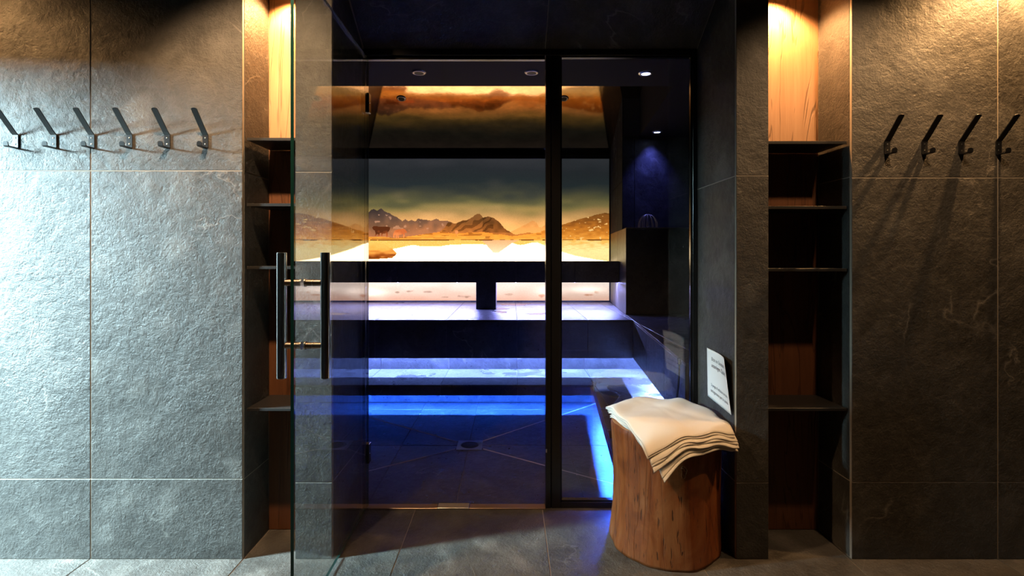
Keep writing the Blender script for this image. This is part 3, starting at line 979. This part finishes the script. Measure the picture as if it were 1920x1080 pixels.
# reflections in the water: warm near the shore
refl = water & (PY < 450.5 + 10 * vnoise(26, 17, 9) + np.interp(PX, [690, 780, 860, 930, 950, 1142], [18, 4, 5, 2, 0, 0]))
img[refl] = lin((250, 196, 110))
rm = water & (PY < np.interp(PX, [905, 935, 960, 975], [474, 474, 456, 450])) & (PX > 905) & (PX < 975) & (PY < 452 + 1.2 * (975 - PX))
k = np.clip((PY - 450) / 26, 0, 1)[..., None] ** 1.4
rm &= PX - 905 > (PY - 452) * 0.9
img[rm] = (np.array([0.74, 0.46, 0.28]) * (1 - k) + np.array([1.0, 0.86, 0.74]) * k)[rm]
rh = water & (PY < np.interp(PX, [975, 1000, 1040, 1080, 1120, 1142], [450, 452, 468, 480, 487, 490]))
img[rh] = (vgrad([(450, (244, 180, 88)), (470, (255, 224, 150)), (490, (255, 214, 140))], PY + (vnoise(7, 18, 0.3) - 0.5) * 14) * 1.15)[rh]
# left bank
lb = (PY > 452) & (PY < np.interp(PX, [690, 712, 735, 743, 745], [486, 485.5, 484, 478, 470])) & (PX < 744) & (PY > np.interp(PX, [690, 720, 735, 744], [452, 458, 466, 474]))
img[lb] = (vgrad([(452, (250, 200, 120)), (468, (240, 178, 92)), (480, (150, 84, 34)), (486, (110, 58, 22))], PY + (vnoise(9, 19, 0.4) - 0.5) * 10))[lb]
# cows
def poly_mask(pts):
    inside = np.zeros(PX.shape, bool)
    n = len(pts)
    for i in range(n):
        x1, y1 = pts[i]
        x2, y2 = pts[(i + 1) % n]
        if y1 == y2:
            continue
        c_ = ((PY < y1) != (PY < y2)) & (PX < (x2 - x1) * (PY - y1) / (y2 - y1) + x1)
        inside ^= c_
    return inside
cow1 = Z7([(150, 470), (170, 445), (215, 452), (300, 456), (400, 458), (430, 470), (415, 520), (395, 540), (385, 612), (368, 612), (362, 560), (310, 570), (305, 608), (292, 608), (290, 560), (262, 560), (264, 610), (245, 610), (240, 570), (215, 580), (205, 610), (188, 610), (200, 560), (190, 520), (160, 500)])
cow2 = Z7([(470, 580), (500, 520), (560, 498), (640, 490), (668, 505), (690, 540), (676, 560), (655, 545), (655, 600), (645, 632), (632, 630), (632, 570), (560, 590), (562, 640), (545, 640), (540, 585), (528, 600), (530, 640), (514, 640), (512, 580), (498, 600), (496, 628), (478, 628)])
cow3 = Z6([(115, 470), (165, 470), (175, 500), (165, 520), (150, 515), (145, 570), (135, 570), (130, 520), (118, 515)])
for cw, c1_, c2_ in ((cow1, (84, 46, 28), (170, 98, 60)), (cow2, (190, 108, 66), (226, 148, 96)), (cow3, (220, 150, 96), (120, 60, 36))):
    mk = poly_mask(cw)
    cc = vgrad([(424, c1_), (434, c1_), (446, c2_)], PY + (vnoise(5, 20) - 0.5) * 8)
    img[mk] = cc[mk]
# lower part: pale stony ground
low = PY > 500
img[low] = (vgrad([(500, (255, 236, 220)), (530, (255, 232, 220)), (545, (246, 212, 196)), (566, (226, 172, 150))], PY + (vnoise(24, 21, 0.35) - 0.5) * 10) * 1.25)[low]
for cx, cy, rx, ry, colr in ((768, 546, 8, 2.2, (190, 150, 130)), (803, 547, 9, 2.4, (196, 158, 142)), (868, 556, 14, 3.0, (176, 132, 112)), (745, 548, 5, 1.8, (176, 140, 116)), (832, 557, 9, 2.0, (170, 120, 96)),
                             (1016, 556, 7, 5, (214, 120, 74)), (1105, 553, 10, 2.0, (216, 130, 84)), (1120, 548, 5, 4, (224, 146, 100)), (950, 552, 12, 2.4, (220, 178, 156))):
    e_ = ((PX - cx) / rx) ** 2 + ((PY - cy) / ry) ** 2 + (vnoise(5, int(cx)) - 0.5) * 1.4
    mk = e_ < 1
    k = np.clip((1 - e_) * 0.8, 0, 0.75)[..., None]
    img[:] = img * (1 - k) + lin(colr) * k
for cx, cy, rx, ry in ((660 + 30, 548, 30, 7), (1030, 546, 20, 8), (1100, 543, 30, 6)):
    a = np.exp(-(((PX - cx) / rx) ** 2 + ((PY - cy) / ry) ** 2)) * 0.8
    img[:] = img + a[..., None] * np.array([1.0, 0.88, 0.78]) * 1.0 * (PY > 500)[..., None]
img *= (0.94 + 0.12 * rng.random((ny, nx, 1)))
wk = np.clip((PY - 385) / 40, 0, 1)[..., None] * (PY < 500)[..., None] * (img.max(-1, keepdims=True) < 1.0)
img *= 1 + wk * (np.array([1.12, 0.86, 0.60]) - 1)
img *= np.interp(PY, [298, 330, 385, 420, 448], [0.8, 0.75, 1.0, 1.25, 1.35])[..., None] ** (PY < 500)[..., None]

MS = 162.7                                     # drawing units per metre
vx = np.linspace((W0 - 957) / MS, (W1 - 957) / MS, nx + 1)
vz_ = 1.185 - (np.linspace(H0, H1, ny + 1) - 480) / MS
GX, GZ = np.meshgrid(vx, vz_)
co = np.stack([GX, np.zeros_like(GX), GZ], -1).reshape(-1, 3)
idx = np.arange((nx + 1) * (ny + 1)).reshape(ny + 1, nx + 1)
quads = np.stack([idx[1:, :-1], idx[1:, 1:], idx[:-1, 1:], idx[:-1, :-1]], -1).reshape(-1, 4)
me = bpy.data.meshes.new('print')
me.vertices.add(len(co))
me.vertices.foreach_set('co', co.ravel())
me.loops.add(quads.size)
me.loops.foreach_set('vertex_index', quads.ravel())
me.polygons.add(len(quads))
me.polygons.foreach_set('loop_start', np.arange(0, quads.size, 4))
me.polygons.foreach_set('loop_total', np.full(len(quads), 4))
me.update(calc_edges=True)
at = me.color_attributes.new('print_color', 'FLOAT_COLOR', 'CORNER')
rgba = np.ones((len(quads), 4, 4), np.float32)
rgba[:, :, :3] = img.reshape(-1, 1, 3)
at.data.foreach_set('color', rgba.ravel())
t = NT('backlit_print')
a_ = t.n('ShaderNodeAttribute', attribute_name='print_color')
e_ = t.n('ShaderNodeEmission')
t.l(a_.outputs['Color'], e_.inputs[0])
e_.inputs[1].default_value = 1.0
t.l(e_.outputs[0], t.out.inputs[0])
mu = empty('backlit_mural', (-0.25, 3.90, 0.66))
mu['label'] = 'backlit alpine lake mural with mountains and cows on the sauna back wall'
mu['category'] = 'mural'
p = link('print', me, t.m, mu)
p.location = (0.25, 0.0, -0.66)
xl, xr_, zt, zl = vx[0], vx[-1], vz_[0], vz_[-1]
for lo, hi in (((xr_, 3.885, zl + 0.001), (xr_ + 0.018, 3.938, zt + 0.03)), ((xl - 0.015, 3.885, zl + 0.001), (xl, 3.938, zt + 0.03)),
               ((xl, 3.885, zt), (xr_, 3.938, zt + 0.03)), ((xl, 3.885, zl + 0.001), (xr_, 3.8985, zl + 0.016))):
    o = part('frame_bar', lo, hi, M['frame_metal'], mu, 0.001)
part('back_board', (xl, 3.92, zl), (xr_, 3.938, zt), M['black_metal'], mu, 0.0)

# ------------------------------------------------------------------ downlights in the steam room ceiling
def downlight(x, y, z, lit, label, tilt=0.0):
    o = empty('ceiling_downlight', (x, y, z))
    o.rotation_euler = (tilt, 0, 0)
    o['label'] = label
    o['category'] = 'ceiling light'
    ring = MB()
    n = 28
    prof = [(0.028, -0.006), (0.030, -0.008), (0.040, -0.007), (0.045, -0.001)]
    ring.lathe(prof, n)
    v = [q for q in ring.v]
    r2 = MB()
    for i in range(3):
        for k in range(n):
            k2 = (k + 1) % n
            r2.f.append((i * n + k, i * n + k2, (i + 1) * n + k2, (i + 1) * n + k))
            r2.sm.append(True)
    r2.v = v[:4 * n]
    r2.build('ring', M['dark_steel'] if not lit else M['steel'], o)
    MB().lathe([(0.0275, -0.0055), (0.012, -0.0065)], n).build('lens', M['lamp_blue'] if lit else M['lamp_off'], o)
    return o
downlight(-0.564, 1.15, 2.316, False, 'unlit recessed downlight in the flat sauna ceiling above the open doorway')
downlight(0.131, 1.15, 2.316, False, 'unlit recessed downlight in the flat sauna ceiling close to the door post')
downlight(0.837, 1.165, 2.316, True, 'lit blue white downlight in the flat sauna ceiling behind the fixed glass')
downlight(1.335, 2.66, 2.316, True, 'lit blue white downlight above the stone ledge and ribbed dome')
vtl = -math.atan(tanv)
downlight(-1.04, 2.88, vz(2.88) - 0.001, False, 'unlit recessed downlight in the sloping ceiling over the left part of the mural', vtl)
downlight(0.51, 2.88, vz(2.88) - 0.001, False, 'unlit recessed downlight in the sloping ceiling by the door post', vtl)
light('downlight_beam', 'SPOT', (1.335, 2.79, 2.30), (1.335, 2.83, 0.6), 34, (0.15, 0.17, 1.0), spot_size=1.5, spot_blend=1.0, shadow_soft_size=0.02)
light('downlight_beam', 'SPOT', (1.335, 2.66, 2.30), (1.27, 2.69, 1.44), 4, (0.5, 0.55, 1.0), spot_size=0.5, spot_blend=1.0, shadow_soft_size=0.02)
light('downlight_beam', 'SPOT', (0.837, 1.165, 2.30), (0.837, 1.165, 0.0), 6, (0.10, 0.14, 1.0), spot_size=1.6, spot_blend=0.8, shadow_soft_size=0.02)

# ------------------------------------------------------------------ ribbed dome on the ledge
dm = empty('wire_dome', (1.262, 2.70, 1.4402))
dm['label'] = 'small dome of thin bright wires standing on the stone ledge'
dm['category'] = 'ornament'
R_, H_ = 0.086, 0.125
for k in range(6):
    a = math.pi * k / 6 + 0.18
    pts = []
    for j in range(21):
        q = math.pi * j / 20
        rr = -R_ * math.cos(q)
        pts.append((rr * math.cos(a), rr * math.sin(a), H_ * math.sin(q) ** 0.8 + 0.002))
    MB().tube(pts, 0.0022, 8).build('wire_hoop', M['steel'], dm)
pts = [(R_ * math.cos(2 * math.pi * j / 32), R_ * math.sin(2 * math.pi * j / 32), 0.003) for j in range(33)]
MB().tube(pts, 0.0022, 8).build('base_ring', M['chrome'], dm)

# floor drain
dr = empty('floor_drain', (Dr[0], Dr[1], 0.0))
dr['label'] = 'square steel floor drain with round black grate in the sauna floor'
dr['category'] = 'drain'
sq = MB()
n = 32
o_, i_ = [], []
for k in range(n):
    a = 2 * math.pi * k / n
    cx_, cy_ = math.cos(a), math.sin(a)
    s_ = 0.078 / max(abs(cx_), abs(cy_))
    o_.append((cx_ * s_, cy_ * s_))
    i_.append((cx_ * 0.056, cy_ * 0.056))
v = [(x_, y_, 0.0002) for x_, y_ in o_] + [(x_, y_, 0.003) for x_, y_ in o_] + [(x_, y_, 0.003) for x_, y_ in i_] + [(x_, y_, 0.0004) for x_, y_ in i_]
f = []
for r_ in range(3):
    for k in range(n):
        k2 = (k + 1) % n
        f.append((r_ * n + k, r_ * n + k2, (r_ + 1) * n + k2, (r_ + 1) * n + k))
sq.add(v, f)
sq.build('drain_plate', M['steel'], dr)
gr = MB().lathe([(0.055, 0.0004), (0.055, 0.0018), (0.050, 0.0018)], 32)
gr.build('grate', M['black_metal'], dr)
gb = MB()
for k in range(-3, 4):
    hw = math.sqrt(0.05 ** 2 - (k * 0.013) ** 2)
    gb.box((-hw, k * 0.013 - 0.003, 0.0015), (hw, k * 0.013 + 0.003, 0.0034))
gb.build('grate_bars', M['shelf_metal'], dr)

# hose on the right bench end
ho = empty('shower_hose', (0.852, 0.60, 0.40))
ho['label'] = 'thin blue hose hanging at the bench end behind the fixed glass'
ho['category'] = 'hose'
hp = []
for j in range(25):
    q = j / 24
    hp.append((-0.052 + 0.050 * math.sin(q * math.pi * 0.5), -0.02 + 0.0 * q, -0.06 + 0.30 * q - 0.03 * math.sin(q * math.pi)))
MB().tube(hp, 0.0055, 10).build('hose_tube', M['hose'], ho)
MB().tube([(hp[-1][0], hp[-1][1], hp[-1][2]), (hp[-1][0], hp[-1][1], hp[-1][2] + 0.03)], 0.009, 12).build('hose_end', M['chrome'], ho)

# ------------------------------------------------------------------ log stool
LC = Vector((0.643, 0.145, 0))
LZ = 0.49
lg = empty('log_stool', LC)
lg['label'] = 'upright tree trunk stool with polished brown wood on the alcove floor'
lg['category'] = 'stool'
def log_r(a, z):
    q = z / LZ
    r = 0.2165 + 0.010 * (1 - q) ** 3 - 0.012 * math.sin(math.pi * q) * max(0, math.cos(a - math.pi)) + 0.004 * q
    r += 0.0045 * math.sin(3 * a + 0.7) + 0.003 * math.sin(5 * a + 2.1 + q) + 0.002 * math.sin(9 * a + 1.2 - q * 2)
    r += 0.0012 * math.sin(17 * a + 3 * q)
    # a knot on the front
    da, dz = (a - math.radians(272)) * 0.22, z - 0.375
    d2_ = da * da + dz * dz
    r += 0.004 * math.exp(-d2_ / 0.00035) - 0.006 * math.exp(-d2_ / 0.00005)
    return r
NA, NZ_ = 128, 44
v, f = [], []
for i in range(NZ_ + 1):
    z = LZ * i / NZ_
    for k in range(NA):
        a = 2 * math.pi * k / NA
        r = log_r(a, z)
        if i == NZ_:
            r -= 0.005
        zz = z - (0.004 if i == NZ_ - 1 else 0) + (0.004 * math.sin(2 * a + 1) if i >= NZ_ - 1 else 0) + (0.0 if i else 0)
        v.append((r * math.cos(a), r * math.sin(a), zz + 0.0006))
for i in range(NZ_):
    for k in range(NA):
        k2 = (k + 1) % NA
        f.append((i * NA + k, i * NA + k2, (i + 1) * NA + k2, (i + 1) * NA + k))
f.append(tuple(range(NA))[::-1])
link('trunk', pymesh('trunk', v, f, True), M['log'], lg)
tv = [v[NZ_ * NA + k] for k in range(NA)] + [(0, 0, LZ)]
tf = [(k, (k + 1) % NA, NA) for k in range(NA)]
link('cut_top', pymesh('cut_top', tv, tf), M['log_end'], lg)
kb = MB()
ka = math.radians(272)
for rr in (0.006, 0.011, 0.016):
    pts = []
    for j in range(17):
        q = 2 * math.pi * j / 16
        jr = rr * (1 + 0.28 * math.sin(2 * q + rr * 300) + 0.16 * math.sin(3 * q + 1))
        aa = ka + jr * 0.8 * math.cos(q) / 0.22
        zz = 0.375 + jr * math.sin(q) * 1.1
        r = log_r(aa, zz) + 0.0002
        pts.append((r * math.cos(aa), r * math.sin(aa), zz))
    kb.tube(pts, 0.0016, 6, cap=False)
kb.build('knot', M['log'], lg)

# ------------------------------------------------------------------ stack of towels
def towel(i, corners, zbase, label, sag=0.0, seed=0):
    rnd = random.Random(seed)
    cx = sum(c_[0] for c_ in corners) / 4
    cy = sum(c_[1] for c_ in corners) / 4
    n = 40
    ph = [rnd.random() * 6 for _ in range(4)]
    top = []
    for b_ in range(n + 1):
        for a in range(n + 1):
            s, q = a / n, b_ / n
            p = [(1 - s) * (1 - q) * corners[0][k] + s * (1 - q) * corners[1][k] + s * q * corners[2][k] + (1 - s) * q * corners[3][k] for k in range(2)]
            # soft wavy edges
            ed = min(s, 1 - s, q, 1 - q)
            r = math.hypot(p[0] - LC.x, p[1] - LC.y)
            ang = math.atan2(p[1] - LC.y, p[0] - LC.x)
            d = max(0.0, r - 0.196)
            drop = d * (0.14 + 0.12 * sag) + d * d * 2.0
            fold = math.sin(ang * 7 + 0.6) * 0.5 + math.sin(ang * 12 + 1.9) * 0.35
            wob = fold * min(1.0, d / 0.10) * 0.013 + 0.0035 * math.sin(p[0] * 23 + 1) * math.cos(p[1] * 19) + 0.003 * math.sin((p[0] - p[1]) * 31) - 0.0012 * math.exp(-((s - 0.5) / 0.02) ** 2) + 0.004 * math.exp(-((p[0] - p[1] * 0.6 - 0.58) / 0.04) ** 2) - 0.003 * math.exp(-((p[0] + p[1] * 0.8 - 0.80) / 0.03) ** 2)
            pull = d * 0.25
            px_ = p[0] - math.cos(ang) * pull
            py_ = p[1] - math.sin(ang) * pull
            z = zbase + wob - drop + 0.0035
            if d == 0:
                z = max(z, zbase)
            top.append((px_ + 0.002 * math.sin(q * 20 + ph[0]) * (1 - min(1, ed * 12)), py_ + 0.002 * math.sin(s * 20 + ph[1]) * (1 - min(1, ed * 12)), z))
    thk = 0.0036
    m_ = (n + 1) * (n + 1)
    vv = top + [(x_, y_, z_ - thk) for x_, y_, z_ in top]
    ff = []
    g_ = lambda a, b_: b_ * (n + 1) + a
    for b_ in range(n):
        for a in range(n):
            ff.append((g_(a, b_), g_(a + 1, b_), g_(a + 1, b_ + 1), g_(a, b_ + 1)))
            ff.append((m_ + g_(a, b_), m_ + g_(a, b_ + 1), m_ + g_(a + 1, b_ + 1), m_ + g_(a + 1, b_)))
    loop = [g_(a, 0) for a in range(n)] + [g_(n, b_) for b_ in range(n)] + [g_(a, n) for a in range(n, 0, -1)] + [g_(0, b_) for b_ in range(n, 0, -1)]
    for k in range(len(loop)):
        p0, p1 = loop[k], loop[(k + 1) % len(loop)]
        ff.append((p0, m_ + p0, m_ + p1, p1))
    o = link('folded_towel', pymesh('folded_towel', [(x_ - cx, y_ - cy, z_ - zbase) for x_, y_, z_ in vv], ff, True), M['towel'])
    o.location = (cx, cy, zbase)
    o['label'] = label
    o['category'] = 'towel'
    o['group'] = 'white towels stacked on the log stool'
    return o
# corners (front, right, back, left) of the pile, metres on the plan
base_c = [(0.480, -0.185), (0.885, -0.05), (0.795, 0.385), (0.405, 0.285)]
names = ['bottom cream towel of the stack on the log stool, hanging lowest in front', 'second towel from the bottom of the stack on the log stool',
         'third towel from the bottom of the stack on the log stool', 'middle towel of the stack on the log stool',
         'third towel from the top of the stack on the log stool', 'second towel from the top of the stack on the log stool',
         'topmost white towel of the stack on the log stool, open to view']
for i, nm in enumerate(names):
    rnd = random.Random(50 + i)
    dx, dy = (6 - i) * 0.006 + rnd.uniform(-0.004, 0.004), -(6 - i) * 0.0062 + rnd.uniform(-0.003, 0.003)
    rot = rnd.uniform(-0.02, 0.02) + (0.10 if i < 2 else 0)
    cs = []
    for (x_, y_) in base_c:
        ux, uy = x_ - 0.645, y_ - 0.11
        k_ = 0.94 if i < 2 else 1.0
        cs.append((0.645 + (ux * math.cos(rot) - uy * math.sin(rot)) * k_ + dx * 0.5, 0.11 + (ux * math.sin(rot) + uy * math.cos(rot)) * k_ + dy * 0.9))
    towel(i, cs, LZ + 0.0055 + i * 0.0066, nm, sag=1.0 if i < 2 else 0.0, seed=i)

# ------------------------------------------------------------------ paper notice with its lines of print
pn = empty('paper_notice', (0.8685, 0.15, 0.67))
pn['label'] = 'white printed paper notice with curling edge stuck on the alcove side wall'
pn['category'] = 'notice'
PWD, PHT = 0.268, 0.213
def paper_pt(u, vv, off=0.0):
    """u 0..1 from the glass towards the room, vv 0..1 upwards"""
    y = 0.276 - u * PWD
    lift = 0.036 * max(0, (u - 0.25) / 0.75) ** 2 * (0.25 + 0.75 * vv) + 0.004 * math.sin(u * 3 + vv)
    lift = abs(lift)
    y = y + lift * 0.5 * u
    x = 0.8785 - 0.0012 - lift - off
    z = 0.564 + vv * PHT - 0.004 * u * (1 - vv)
    return (x - pn.location.x, y - pn.location.y, z - pn.location.z)
nu, nv = 24, 18
pv = [paper_pt(a / nu, b_ / nv, 0.0004 * s_) for s_ in (1, -1) for b_ in range(nv + 1) for a in range(nu + 1)]
pf = []
m_ = (nu + 1) * (nv + 1)
for b_ in range(nv):
    for a in range(nu):
        q = [b_ * (nu + 1) + a, b_ * (nu + 1) + a + 1, (b_ + 1) * (nu + 1) + a + 1, (b_ + 1) * (nu + 1) + a]
        pf += [tuple(q), tuple(m_ + k for k in q[::-1])]
lp = [a for a in range(nu)] + [b_ * (nu + 1) + nu for b_ in range(nv)] + [nv * (nu + 1) + a for a in range(nu, 0, -1)] + [b_ * (nu + 1) for b_ in range(nv, 0, -1)]
for k in range(len(lp)):
    pf.append((lp[k], m_ + lp[k], m_ + lp[(k + 1) % len(lp)], lp[(k + 1) % len(lp)]))
link('sheet', pymesh('sheet', pv, pf, True), M['paper'], pn)
LINES = [('Bitte ein Saunatuch', 0.79, 0.20, 0.84), ('unterlegen. Danke!', 0.66, 0.20, 0.90),
         ('Si prega di utilizzare un telo', 0.27, 0.18, 0.92), ('asciugamano per la sauna', 0.15, 0.16, 0.92)]
for txt, vv0, u0, u1 in LINES:
    cu = bpy.data.curves.new('text', 'FONT')
    cu.body = txt
    cu.size = 1.0
    to = bpy.data.objects.new('text', cu)
    COL.objects.link(to)
    dg = bpy.context.evaluated_depsgraph_get()
    me_ = bpy.data.meshes.new_from_object(to.evaluated_get(dg))
    bpy.data.objects.remove(to, do_unlink=True)
    x1 = max(q.co.x for q in me_.vertices)
    sc_ = (u1 - u0) * PWD / x1
    for q in me_.vertices:
        q.co = Vector(paper_pt(u0 + q.co.x * sc_ / PWD, vv0 + q.co.y * sc_ / PHT, 0.0009))
    me_.materials.clear()
    link('lettering', me_, M['ink'], pn)
